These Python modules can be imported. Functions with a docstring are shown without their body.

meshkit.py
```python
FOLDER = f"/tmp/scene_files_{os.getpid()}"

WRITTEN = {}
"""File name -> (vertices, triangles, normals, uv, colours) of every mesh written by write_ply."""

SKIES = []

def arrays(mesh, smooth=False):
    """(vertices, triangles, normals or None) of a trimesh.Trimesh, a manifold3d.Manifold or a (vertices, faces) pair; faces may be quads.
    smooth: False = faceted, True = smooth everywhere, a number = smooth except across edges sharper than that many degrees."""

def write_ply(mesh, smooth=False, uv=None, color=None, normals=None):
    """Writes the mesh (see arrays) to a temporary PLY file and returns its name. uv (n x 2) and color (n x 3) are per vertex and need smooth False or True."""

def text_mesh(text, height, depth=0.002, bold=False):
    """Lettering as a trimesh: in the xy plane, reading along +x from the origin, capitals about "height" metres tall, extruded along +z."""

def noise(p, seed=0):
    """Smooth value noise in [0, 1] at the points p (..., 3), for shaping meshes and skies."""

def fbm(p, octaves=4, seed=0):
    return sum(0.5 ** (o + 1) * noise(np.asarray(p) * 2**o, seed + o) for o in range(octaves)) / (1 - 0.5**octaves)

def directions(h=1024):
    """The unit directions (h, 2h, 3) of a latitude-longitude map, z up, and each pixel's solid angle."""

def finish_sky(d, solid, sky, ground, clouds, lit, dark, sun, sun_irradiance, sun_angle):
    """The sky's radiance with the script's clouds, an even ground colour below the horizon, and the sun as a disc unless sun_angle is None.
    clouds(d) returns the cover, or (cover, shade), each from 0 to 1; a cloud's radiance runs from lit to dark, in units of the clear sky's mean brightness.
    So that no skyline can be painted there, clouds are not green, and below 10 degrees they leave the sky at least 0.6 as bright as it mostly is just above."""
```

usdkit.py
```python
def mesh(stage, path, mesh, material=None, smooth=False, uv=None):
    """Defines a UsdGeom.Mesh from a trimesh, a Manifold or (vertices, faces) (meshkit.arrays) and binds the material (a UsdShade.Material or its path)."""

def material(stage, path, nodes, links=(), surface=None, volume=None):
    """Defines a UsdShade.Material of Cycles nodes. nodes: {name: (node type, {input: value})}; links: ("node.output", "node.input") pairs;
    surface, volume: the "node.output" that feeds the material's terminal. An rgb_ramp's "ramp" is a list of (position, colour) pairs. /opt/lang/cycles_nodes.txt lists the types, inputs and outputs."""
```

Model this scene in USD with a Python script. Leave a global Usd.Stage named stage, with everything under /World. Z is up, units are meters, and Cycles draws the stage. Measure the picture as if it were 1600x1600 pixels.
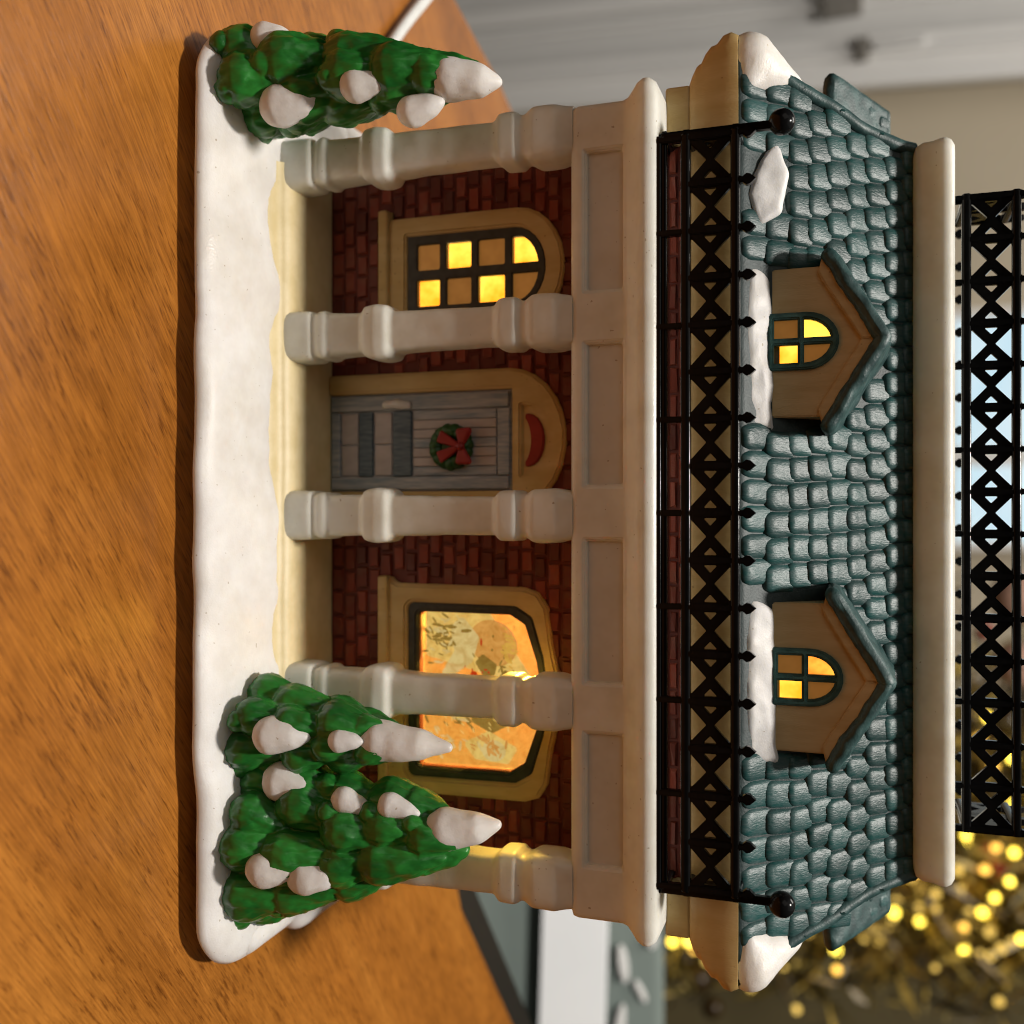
import math, random
import numpy as np, trimesh, usdkit, meshkit
import manifold3d as m3
from pxr import Usd, UsdGeom, UsdLux, UsdShade, Gf, Sdf, Vt
from scipy.interpolate import PchipInterpolator
from scipy.ndimage import gaussian_filter1d
from shapely.geometry import Polygon, Point, box as sbox
from shapely import affinity
from shapely.ops import unary_union

rng = np.random.default_rng(7)
random.seed(7)
stage = Usd.Stage.CreateInMemory()
UsdGeom.SetStageUpAxis(stage, UsdGeom.Tokens.z)
UsdGeom.SetStageMetersPerUnit(stage, 1.0)
UsdGeom.Xform.Define(stage, '/World')
stage.SetDefaultPrim(stage.GetPrimAtPath('/World'))
UsdGeom.Scope.Define(stage, '/World/Looks')

# ---------------------------------------------------------------- camera (a phone held sideways: the picture's right is the place's up)
PITCH = math.radians(19)
c_, s_ = math.cos(PITCH), math.sin(PITCH)
cam = UsdGeom.Camera.Define(stage, '/World/camera')
cam.AddTransformOp().Set(Gf.Matrix4d(0, s_, c_, 0, -1, 0, 0, 0, 0, -c_, s_, 0, 0, -0.1588, 0.1192, 1))
cam.CreateFocalLengthAttr(36.0)
cam.CreateHorizontalApertureAttr(36.0)
cam.CreateVerticalApertureAttr(36.0)
cam.CreateFStopAttr(13.0)
cam.CreateFocusDistanceAttr(0.184)
cam.CreateClippingRangeAttr(Gf.Vec2f(0.01, 100))
cam.CreateExposureAttr(0.0)

# ---------------------------------------------------------------- lamps
def lamp_at(o, pos, target):
    z = Gf.Vec3d(*pos) - Gf.Vec3d(*target); z.Normalize()
    x = Gf.Cross(Gf.Vec3d(0, 1, 0.01), z); x.Normalize()
    y = Gf.Cross(z, x)
    o.AddTransformOp().Set(Gf.Matrix4d(x[0], x[1], x[2], 0, y[0], y[1], y[2], 0, z[0], z[1], z[2], 0, *pos, 1))

KEY, FILL, CEIL, REAR, BULB = 660.0, 0.62, 0.26, 15.0, 6000.0
key = UsdLux.DiskLight.Define(stage, '/World/ceiling_lamp')
key.CreateRadiusAttr(0.055); key.CreateIntensityAttr(KEY); key.CreateColorAttr(Gf.Vec3f(1.0, 0.945, 0.875))
lamp_at(key, (-0.04, -0.09, 1.35), (0.0, 0.02, 0.0))
fill = UsdLux.RectLight.Define(stage, '/World/fill_lamp')
fill.CreateWidthAttr(1.3); fill.CreateHeightAttr(1.1); fill.CreateIntensityAttr(FILL); fill.CreateColorAttr(Gf.Vec3f(1.0, 0.93, 0.83))
lamp_at(fill, (-0.85, -1.2, 1.0), (0.0, 0.0, 0.05))
ceil = UsdLux.RectLight.Define(stage, '/World/ceiling_bounce')
ceil.CreateWidthAttr(2.6); ceil.CreateHeightAttr(2.6); ceil.CreateIntensityAttr(CEIL); ceil.CreateColorAttr(Gf.Vec3f(1.0, 0.94, 0.85))
lamp_at(ceil, (0.0, 0.1, 1.9), (0.0, 0.1, 0.0))
rear = UsdLux.RectLight.Define(stage, '/World/rear_lamp')
rear.CreateWidthAttr(0.8); rear.CreateHeightAttr(0.6); rear.CreateIntensityAttr(REAR); rear.CreateColorAttr(Gf.Vec3f(1.0, 0.95, 0.87))
lamp_at(rear, (-0.45, 0.9, 1.85), (-0.5, 1.46, 0.1))

# ---------------------------------------------------------------- helpers (all shapes in millimetres)
MM = 0.001
NAMES = {}
def numbered(parent, name):
    k = NAMES.setdefault((parent, name), 0)
    NAMES[(parent, name)] = k + 1
    return f'{parent}/{name}' if k == 0 else f'{parent}/{name}_{k:03d}'
ORIGIN = {}
def origin(path):
    return ORIGIN.get(path.split('/')[2] if path.count('/') > 1 else '', np.zeros(3))
def tag(p, **kw):
    p = p.GetPrim() if hasattr(p, 'GetPrim') else p
    for k, v in kw.items():
        p.SetCustomDataByKey(k, v)
    return p
def tm(v, f):
    return trimesh.Trimesh(np.asarray(v, float), np.asarray(f, int), process=False)
def obj(name, mesh, mat, parent='/World', smooth=30, **kw):
    path = numbered(str(parent), name)
    v, f, _ = meshkit.arrays(mesh, False)
    o = usdkit.mesh(stage, path, tm((v - origin(path)) * MM, f), M[mat], smooth=smooth)
    if kw: tag(o, **kw)
    return path
def thing(name, loc, **kw):
    path = numbered('/World', name)
    x = UsdGeom.Xform.Define(stage, path)
    x.AddTranslateOp().Set(Gf.Vec3d(*(np.array(loc) * MM)))
    ORIGIN[path.split('/')[2]] = np.array(loc, float)
    tag(x, **kw)
    return path
def group(name, parent, **kw):
    path = numbered(parent, name)
    x = UsdGeom.Xform.Define(stage, path)
    if kw: tag(x, **kw)
    return path
def cat(*ms):
    ms = [tm(*meshkit.arrays(m)[:2]) for m in ms]
    return trimesh.util.concatenate(ms)
def bx(x0, x1, y0, y1, z0, z1):
    b = trimesh.creation.box([x1 - x0, y1 - y0, z1 - z0]); b.apply_translation([(x0 + x1) / 2, (y0 + y1) / 2, (z0 + z1) / 2]); return b
def rbox(x0, x1, y0, y1, z0, z1, r=0.4, n=8):
    s = m3.Manifold.sphere(r, n)
    pts = [s.translate([x, y, z]) for x in (x0 + r, x1 - r) for y in (y0 + r, y1 - r) for z in (z0 + r, z1 - r)]
    return m3.Manifold.batch_hull(pts)
def plate(poly, y0, y1):
    """A flat shape in x and z, standing from y0 (front) to y1."""
    out = []
    for g in getattr(poly, 'geoms', [poly]):
        if g.is_empty or g.area < 1e-3: continue
        e = trimesh.creation.extrude_polygon(g, y1 - y0, engine='earcut')
        v = e.vertices
        out.append(tm(np.c_[v[:, 0], y1 - v[:, 2], v[:, 1]], e.faces))
    return trimesh.util.concatenate(out)
def soft(poly, y0, y1, c=0.4):
    """plate with a chamfered front edge."""
    out = []
    for g in getattr(poly, 'geoms', [poly]):
        g = g.simplify(0.02)
        a = plate(g, y0 + c, y1)
        rings = []
        cs = m3.CrossSection([np.array(g.exterior.coords)[:-1]] + [np.array(i.coords)[:-1] for i in g.interiors], m3.FillRule.EvenOdd)
        steps = [(0, c), (-0.35 * c, 0.45 * c), (-c, 0)]
        for (o0, h0), (o1, h1) in zip(steps[:-1], steps[1:]):
            top = cs.offset(o1, m3.JoinType.Round, 2, 12) if o1 else cs
            for q in top.to_polygons() and [top]:
                pass
        out.append(a)
        for o1, h0, h1 in ((-0.3 * c, c, 0.5 * c), (-c, 0.5 * c, 0.0)):
            t = cs.offset(o1, m3.JoinType.Round, 2, 12)
            if t.is_empty(): continue
            e = m3.Manifold.extrude(t, h0 - h1).to_mesh()
            v, f = e.vert_properties[:, :3], e.tri_verts
            out.append(tm(np.c_[v[:, 0], y0 + h0 - v[:, 2], v[:, 1]], f))
    return trimesh.util.concatenate(out)
def loft(rings, cap=True):
    n = len(rings[0]); v = np.vstack(rings); f = []
    for i in range(len(rings) - 1):
        for j in range(n):
            a, b, c, d = i * n + j, i * n + (j + 1) % n, (i + 1) * n + (j + 1) % n, (i + 1) * n + j
            f += [(a, b, c), (a, c, d)]
    if cap:
        v = np.vstack([v, np.mean(rings[0], 0), np.mean(rings[-1], 0)])
        k0, k1 = len(v) - 2, len(v) - 1
        for j in range(n):
            f.append((k0, (j + 1) % n, j)); m = (len(rings) - 1) * n
            f.append((k1, m + j, m + (j + 1) % n))
    return tm(v, f)
def rr(x0, x1, y0, y1, r, z, per=24, q=6):
    """A rounded rectangle as a ring of points at height z, always the same count."""
    r = max(0.01, min(r, (x1 - x0) / 2 - 0.01, (y1 - y0) / 2 - 0.01)); p = []
    corners = [(x1 - r, y0 + r, -90), (x1 - r, y1 - r, 0), (x0 + r, y1 - r, 90), (x0 + r, y0 + r, 180)]
    for k, (cx, cy, a0) in enumerate(corners):
        arc = [(cx + r * math.cos(math.radians(a0 + 90 * t / q)), cy + r * math.sin(math.radians(a0 + 90 * t / q))) for t in range(q + 1)]
        nx, ny, a1 = corners[(k + 1) % 4]
        e = (nx + r * math.cos(math.radians(a1)), ny + r * math.sin(math.radians(a1)))
        p += arc + [(arc[-1][0] + (e[0] - arc[-1][0]) * t / per, arc[-1][1] + (e[1] - arc[-1][1]) * t / per) for t in range(1, per)]
    return np.array([(a, b, z) for a, b in p])
def tube(pts, r, n=10):
    pts = np.array(pts, float); rings = []
    t = np.gradient(pts, axis=0); t /= np.linalg.norm(t, axis=1)[:, None]
    up = np.array([0, 0, 1.0])
    for p, d in zip(pts, t):
        a = np.cross(d, up if abs(d[2]) < 0.9 else [1, 0, 0]); a /= np.linalg.norm(a); b = np.cross(a, d)
        rings.append([p + r * (math.cos(k) * a + math.sin(k) * b) for k in np.linspace(0, 2 * np.pi, n, endpoint=False)])
    return loft(np.array(rings)[:, ::-1])
def hull(*balls, n=20):
    return m3.Manifold.batch_hull([m3.Manifold.sphere(r, n).translate([float(x), float(y), float(z)]) for x, y, z, r in balls])
def relax(man, edge=0.8, it=8, wob=0.0, fr=0.3, seed=0):
    if hasattr(man, 'to_mesh'):
        k = man.refine_to_length(edge).to_mesh(); t = trimesh.Trimesh(k.vert_properties[:, :3], k.tri_verts, process=True)
    else: t = man
    if it: trimesh.smoothing.filter_taubin(t, lamb=0.5, nu=0.52, iterations=it)
    if wob:
        n = t.vertex_normals
        t.vertices = t.vertices + n * ((meshkit.fbm(t.vertices * fr, 3, seed) - 0.5) * 2 * wob)[:, None]
    return t
def arch(x0, x1, z0, z1, h, n=14):
    """A rectangle whose top rises h in an arch to z1."""
    cx, hw = (x0 + x1) / 2, (x1 - x0) / 2
    a = np.linspace(0, math.pi, n)
    return Polygon([(x0, z0), (x1, z0)] + [(cx + hw * math.cos(t), z1 - h + h * math.sin(t)) for t in a])

# ---------------------------------------------------------------- materials
M = {}
def mat(name, nodes, links, **kw):
    M[name] = usdkit.material(stage, f'/World/Looks/{name}', nodes, links, **kw)
def paint(name, c1, c2, rough=0.5, scale=260, fine=2600, bump=0.25, lo=0.35, hi=0.7, stretch=(1, 1, 1), spec=0.4, rand=0.0, coat=0.0, dist=0.0002, sss=0.0, specks=0.0):
    nodes = {'tc': ('texture_coordinate', {}), 'mp': ('mapping', {'scale': stretch}),
             'n1': ('noise_texture', {'scale': scale, 'detail': 5, 'roughness': 0.6}),
             'r1': ('rgb_ramp', {'ramp': [(lo, c1), (hi, c2)]}),
             'n2': ('noise_texture', {'scale': fine, 'detail': 3}),
             'b': ('bump', {'strength': bump, 'distance': dist}),
             'p': ('principled_bsdf', {'roughness': rough, 'specular_ior_level': spec, 'coat_weight': coat, 'coat_roughness': 0.15})}
    links = [('tc.object', 'mp.vector'), ('mp.vector', 'n1.vector'), ('mp.vector', 'n2.vector'), ('n1.fac', 'r1.fac'),
             ('n2.fac', 'b.height'), ('b.normal', 'p.normal')]
    col = 'r1.color'
    if specks:
        nodes.update({'ns': ('noise_texture', {'scale': 1150, 'detail': 1}), 'rs': ('rgb_ramp', {'ramp': [(0.755, (1, 1, 1)), (0.785, (0.62, 0.55, 0.46))]}),
                      'nw': ('noise_texture', {'scale': 75, 'detail': 4, 'roughness': 0.65}), 'rw': ('rgb_ramp', {'ramp': [(0.35, (0.90, 0.88, 0.84)), (0.6, (1, 1, 1))]}),
                      'ms': ('mix', {'mix_type': 'multiply', 'fac': specks}), 'mw': ('mix', {'mix_type': 'multiply', 'fac': specks}),
                      'rg': ('map_range', {'from_min': 0.35, 'from_max': 0.65, 'to_min': rough - .1, 'to_max': rough + .12})})
        links += [('tc.object', 'ns.vector'), ('ns.fac', 'rs.fac'), ('tc.object', 'nw.vector'), ('nw.fac', 'rw.fac'), ('r1.color', 'ms.color1'), ('rs.color', 'ms.color2'),
                  ('ms.color', 'mw.color1'), ('rw.color', 'mw.color2'), ('nw.fac', 'rg.value'), ('rg.result', 'p.roughness')]
        col = 'mw.color'
    if sss:
        nodes['p'][1].update({'subsurface_weight': sss, 'subsurface_scale': 0.0015, 'subsurface_radius': (1.0, 0.8, 0.55)})
    if rand:
        nodes.update({'oi': ('object_info', {}), 'mr': ('map_range', {'to_min': 1 - rand, 'to_max': 1 + rand}),
                      'hs': ('hsv', {})})
        links += [('oi.random', 'mr.value'), ('mr.result', 'hs.value'), (col, 'hs.color'), ('hs.color', 'p.base_color')]
    else:
        links.append((col, 'p.base_color'))
    mat(name, nodes, links, surface='p.BSDF')
paint('snow', (0.74, 0.70, 0.66), (0.82, 0.79, 0.75), rough=0.46, scale=180, bump=0.2, sss=0.25, specks=0.9)
paint('porcelain', (0.69, 0.675, 0.60), (0.75, 0.735, 0.66), rough=0.36, scale=140, bump=0.15, sss=0.2, specks=1.0, spec=0.5)
paint('cream', (0.52, 0.36, 0.135), (0.62, 0.46, 0.215), rough=0.42, scale=150, bump=0.25, stretch=(2, 1, 0.5), specks=0.8)
paint('floor_cream', (0.62, 0.50, 0.26), (0.72, 0.60, 0.36), rough=0.45, scale=200, bump=0.15)
paint('dormer_cream', (0.56, 0.43, 0.22), (0.66, 0.54, 0.31), rough=0.45, scale=160, bump=0.3, stretch=(3, 1, 0.4), specks=0.8)
paint('mortar', (0.125, 0.020, 0.012), (0.15, 0.028, 0.017), rough=0.55, scale=300)
paint('brick', (0.195, 0.032, 0.016), (0.19, 0.060, 0.034), rough=0.5, scale=330, bump=0.3, rand=0.45, lo=0.45, hi=0.75)
paint('red_trim', (0.22, 0.025, 0.014), (0.26, 0.04, 0.02), rough=0.45)
paint('roof_ground', (0.010, 0.024, 0.024), (0.035, 0.055, 0.056), rough=0.5, scale=400, bump=0.3)
paint('shingle', (0.008, 0.056, 0.053), (0.052, 0.086, 0.087), rough=0.40, scale=520, fine=1500, bump=0.4, rand=0.30, stretch=(2.6, 1, 0.5), lo=0.36, hi=0.72, spec=0.4)
paint('teal', (0.010, 0.036, 0.036), (0.042, 0.095, 0.092), rough=0.46, scale=420, bump=0.3, spec=0.5)
paint('green', (0.009, 0.092, 0.014), (0.030, 0.225, 0.032), rough=0.32, scale=170, fine=900, bump=0.3, stretch=(1.5, 1.5, 0.5), spec=0.5)
paint('teal_frame', (0.022, 0.070, 0.066), (0.06, 0.145, 0.135), rough=0.4, scale=420, bump=0.2)
paint('dark_frame', (0.025, 0.028, 0.025), (0.05, 0.055, 0.05), rough=0.4, scale=400)
mat('pane_tan', {'tc': ('texture_coordinate', {}), 'n': ('noise_texture', {'scale': 260, 'detail': 3}),
                 'r': ('rgb_ramp', {'ramp': [(0.3, (0.36, 0.17, 0.05)), (0.7, (0.50, 0.27, 0.09))]}),
                 'p': ('principled_bsdf', {'roughness': 0.4, 'emission_color': (1.0, 0.42, 0.08), 'emission_strength': 0.14})},
    [('tc.object', 'n.vector'), ('n.fac', 'r.fac'), ('r.color', 'p.base_color')], surface='p.BSDF')
paint('door_wood', (0.20, 0.245, 0.28), (0.43, 0.42, 0.425), rough=0.5, scale=330, stretch=(3.2, 1, 0.45))
paint('door_pink', (0.38, 0.335, 0.325), (0.48, 0.425, 0.41), rough=0.5, scale=400, stretch=(1, 1, 0.5))
paint('door_blue', (0.05, 0.078, 0.105), (0.15, 0.19, 0.215), rough=0.5, scale=500, stretch=(3, 1, 0.4))
paint('red', (0.22, 0.012, 0.012), (0.30, 0.02, 0.018), rough=0.4)
paint('wreath_green', (0.008, 0.04, 0.008), (0.02, 0.09, 0.012), rough=0.4, scale=900)
paint('black_plastic', (0.004, 0.0042, 0.0045), (0.007, 0.0073, 0.0075), rough=0.14, bump=0.05, spec=0.17)
paint('cord_white', (0.62, 0.62, 0.60), (0.68, 0.68, 0.66), rough=0.4)
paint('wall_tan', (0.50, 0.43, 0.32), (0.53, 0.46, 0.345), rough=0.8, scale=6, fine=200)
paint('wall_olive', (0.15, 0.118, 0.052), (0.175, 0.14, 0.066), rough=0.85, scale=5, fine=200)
paint('door_white', (0.80, 0.79, 0.77), (0.84, 0.83, 0.81), rough=0.5, scale=5, fine=200)
paint('door_panel_grey', (0.66, 0.655, 0.64), (0.70, 0.695, 0.68), rough=0.5, scale=5, fine=200)
paint('hardware', (0.20, 0.185, 0.165), (0.26, 0.245, 0.22), rough=0.35, scale=50)
paint('slate_green', (0.16, 0.20, 0.185), (0.19, 0.23, 0.21), rough=0.7, scale=9, fine=300)
paint('bench_black', (0.006, 0.005, 0.004), (0.011, 0.009, 0.007), rough=0.5, scale=20)
paint('paper_white', (0.80, 0.82, 0.84), (0.86, 0.87, 0.88), rough=0.6, scale=10)
paint('floorboards', (0.05, 0.035, 0.02), (0.08, 0.055, 0.03), rough=0.6, scale=6)
paint('tinsel_gold', (0.55, 0.36, 0.055), (0.88, 0.68, 0.20), rough=0.3, scale=60, spec=0.8)
paint('tinsel_olive', (0.11, 0.088, 0.024), (0.28, 0.21, 0.06), rough=0.5, scale=60)
paint('tinsel_pale', (0.45, 0.38, 0.27), (0.6, 0.52, 0.40), rough=0.4, scale=60)
paint('branch_dark', (0.03, 0.022, 0.012), (0.06, 0.045, 0.02), rough=0.7, scale=40)
paint('ornament_red', (0.35, 0.03, 0.02), (0.42, 0.05, 0.03), rough=0.25)
paint('ornament_pink', (0.55, 0.32, 0.24), (0.6, 0.38, 0.28), rough=0.35)
paint('ornament_bronze', (0.05, 0.03, 0.012), (0.08, 0.05, 0.02), rough=0.25)
def glow(name, c1, c2, s, scale=150):
    mat(name, {'tc': ('texture_coordinate', {}), 'n': ('noise_texture', {'scale': scale, 'detail': 3}),
               'r': ('rgb_ramp', {'ramp': [(0.35, c1), (0.65, c2)]}), 'e': ('emission', {'strength': s})},
        [('tc.object', 'n.vector'), ('n.fac', 'r.fac'), ('r.color', 'e.color')], surface='e.emission')
glow('pane_lit', (1.0, 0.29, 0.012), (1.0, 0.60, 0.07), 2.1, 170)
glow('pane_lit_amber', (1.0, 0.17, 0.015), (1.0, 0.44, 0.05), 1.7, 280)
glow('bulb_yellow', (1.0, 0.70, 0.07), (1.0, 0.78, 0.10), 6.0)
glow('bulb_amber', (1.0, 0.52, 0.08), (1.0, 0.60, 0.10), 3.4)
glow('bulb_dim', (0.9, 0.58, 0.12), (1.0, 0.66, 0.15), 1.6)
glow('daylight', (0.62, 0.84, 0.95), (0.85, 0.95, 0.97), 0.95, 5)
def film(name, c, k, trans=(0.90, 0.84, 0.45), fac=0.64):
    mat(name, {'tc': ('texture_coordinate', {}), 'n': ('noise_texture', {'scale': 330, 'detail': 6, 'roughness': 0.7, 'distortion': 1.6}),
               'r': ('rgb_ramp', {'ramp': [(0.34, tuple(x * y for x, y in zip(c, (0.78, 0.68, 0.52)))), (0.58, c)]}),
               'e': ('emission', {'strength': k}), 't': ('transparent_bsdf', {'color': trans}), 'm': ('mix_closure', {'fac': fac})},
        [('tc.object', 'n.vector'), ('n.fac', 'r.fac'), ('r.color', 'e.color'), ('t.BSDF', 'm.closure1'), ('e.emission', 'm.closure2')], surface='m.closure')
film('film_amber', (0.95, 0.56, 0.11), 0.72)
film('film_yellow', (0.97, 0.70, 0.22), 0.78)
film('film_peach', (0.95, 0.46, 0.13), 0.70)
film('film_umber', (0.50, 0.31, 0.065), 0.55, fac=0.8)
film('film_pale', (0.92, 0.72, 0.33), 0.74)
film('film_red', (0.85, 0.07, 0.015), 0.6, fac=0.8)

# table wood: grain runs at about 36 degrees, darker pores as short dashes, a satin varnish
R36 = (0, 0, math.radians(36))
mat('wood', {
    'tc': ('texture_coordinate', {}),
    'mp': ('mapping', {'mapping_type': 'texture', 'rotation': R36, 'scale': (8.0, 1.0, 1.0)}),
    'mf': ('mapping', {'mapping_type': 'texture', 'rotation': R36, 'scale': (26.0, 1.0, 1.0)}),
    'mq': ('mapping', {'mapping_type': 'texture', 'rotation': R36, 'scale': (2.6, 1.0, 1.0)}),
    'big': ('noise_texture', {'scale': 38, 'detail': 5, 'roughness': 0.6, 'distortion': 0.5}),
    'rb': ('rgb_ramp', {'ramp': [(0.25, (0.225, 0.078, 0.011)), (0.5, (0.31, 0.112, 0.016)), (0.75, (0.40, 0.158, 0.026))]}),
    'pore': ('noise_texture', {'scale': 1800, 'detail': 3, 'roughness': 0.6}),
    'dens': ('noise_texture', {'scale': 55, 'detail': 3}),
    'add': ('math', {'math_type': 'multiply_add', 'value2': 0.35, 'value3': -0.17}),
    'sum': ('math', {'math_type': 'add'}),
    'rp': ('rgb_ramp', {'ramp': [(0.55, (1, 1, 1)), (0.71, (0.42, 0.35, 0.29))]}),
    'fib': ('noise_texture', {'scale': 2600, 'detail': 2}),
    'rf': ('rgb_ramp', {'ramp': [(0.3, (0.72, 0.68, 0.64)), (0.7, (1.2, 1.2, 1.2))]}),
    'mot': ('noise_texture', {'scale': 420, 'detail': 5, 'roughness': 0.7}),
    'rm': ('rgb_ramp', {'ramp': [(0.3, (0.80, 0.77, 0.72)), (0.7, (1.12, 1.12, 1.12))]}),
    'mx': ('mix', {'mix_type': 'multiply', 'fac': 0.85}), 'my': ('mix', {'mix_type': 'multiply', 'fac': 0.9}), 'mz': ('mix', {'mix_type': 'multiply', 'fac': 0.9}),
    'rr': ('noise_texture', {'scale': 45, 'detail': 3}), 'mr': ('map_range', {'to_min': 0.20, 'to_max': 0.34}),
    'bp': ('bump', {'strength': 0.35, 'distance': 0.0002, 'invert': True}),
    'p': ('principled_bsdf', {'specular_ior_level': 0.36})},
    [('tc.object', 'mp.vector'), ('tc.object', 'mq.vector'), ('tc.object', 'mf.vector'), ('mp.vector', 'big.vector'), ('mp.vector', 'pore.vector'), ('mq.vector', 'mot.vector'), ('mf.vector', 'fib.vector'),
     ('tc.object', 'dens.vector'), ('dens.fac', 'add.value1'), ('add.value', 'sum.value1'), ('pore.fac', 'sum.value2'), ('sum.value', 'rp.fac'),
     ('big.fac', 'rb.fac'), ('mot.fac', 'rm.fac'), ('fib.fac', 'rf.fac'), ('rb.color', 'mx.color1'), ('rp.color', 'mx.color2'), ('mx.color', 'my.color1'), ('rm.color', 'my.color2'),
     ('my.color', 'mz.color1'), ('rf.color', 'mz.color2'), ('mz.color', 'p.base_color'), ('tc.object', 'rr.vector'), ('rr.fac', 'mr.value'), ('mr.result', 'p.roughness'), ('sum.value', 'bp.height'), ('bp.normal', 'p.normal')],
    surface='p.BSDF')

# ================================================================= the setting: table, room behind
tp = Polygon([(-335, -640), (-157.4, 133), (-147.9, 173.8), (-140, 196), (-124, 208), (-60, 200), (0, 176), (60, 140), (95, 128), (123.9, 138.3), (183, 187.4), (420, 384), (900, 400), (900, -640)])
e = trimesh.creation.extrude_polygon(tp.buffer(-3).buffer(3), 22, engine='earcut'); e.apply_translation([0, 0, -22])
tb = thing('table', (0, 0, -22), label='orange-brown varnished wooden table with dark grain under the ceramic house', category='table')
obj('table_top', e, 'wood', tb, smooth=False)
for x, y in ((-260, -560), (820, -560), (-112, 150), (820, 340)):
    obj('leg', rbox(x - 22, x + 22, y - 22, y + 22, -750, -22.5, 4), 'wood', tb)

g = bx(-2600, 2600, -900, 2200, -770, -750); obj('floor', g, 'floorboards', smooth=False, kind='structure')
wall = thing('back_wall', (0, 1460, -750), label='plain tan room wall, out of focus behind the roof', category='wall')
obj('plaster', bx(-1200, 300, 1460, 1500, -750, 1500), 'wall_tan', wall, smooth=False)
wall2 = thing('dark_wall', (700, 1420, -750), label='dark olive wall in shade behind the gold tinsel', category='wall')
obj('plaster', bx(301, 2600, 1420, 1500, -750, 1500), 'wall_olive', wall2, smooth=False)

# white door with mouldings and dark hardware, upper left of the photo
dr = thing('white_door', (-800, 1400, -750), label='white panelled door with dark metal hinge, blurred at the upper left', category='door')
obj('door_leaf', bx(-1300, -640, 1410, 1455, -750, 1400), 'door_panel_grey', dr, smooth=False)
def strip(x0, x1, y0, z0=-750, z1=1400, lean=0.0, r=5):
    m = trimesh.util.concatenate([tm(*meshkit.arrays(rbox(x0, x1, y0, 1409, z0, z1, r))[:2])])
    v = m.vertices.copy(); v[:, 0] += lean * v[:, 2]; return tm(v, m.faces)
obj('casing', strip(-690, -615, 1385, lean=0.06), 'door_white', dr)
obj('casing_bead', strip(-668, -652, 1376, lean=0.06), 'door_white', dr)
obj('moulding', strip(-790, -762, 1390, lean=0.05), 'door_white', dr)
obj('moulding', strip(-745, -735, 1396, lean=0.05), 'door_white', dr)
obj('moulding', strip(-920, -860, 1390, lean=0.05), 'door_white', dr)
obj('hinge', rbox(-752, -712, 1380, 1396, 62, 116, 3), 'hardware', dr)
obj('latch_plate', rbox(-672, -640, 1368, 1384, 108, 126, 3), 'hardware', dr)
obj('latch_bar', rbox(-662, -650, 1366, 1384, 130, 200, 3), 'door_panel_grey', dr)

# bright window behind the rooftop railing
wn = thing('room_window', (-100, 1440, 236), label='bright pale blue window with a thin bar, seen through the rooftop railing', category='window')
obj('frame', plate(sbox(-290, 226, 54, 640).difference(unary_union([sbox(-276, 240, -92, 626), sbox(-66, 240, 42, 626)])), 1436, 1459), 'door_white', wn, smooth=False)
obj('pane', bx(-276, -92, 1450, 1452, 240, 626), 'daylight', wn, smooth=False)
obj('pane', bx(-66, 42, 1450, 1452, 240, 626), 'daylight', wn, smooth=False)

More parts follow.
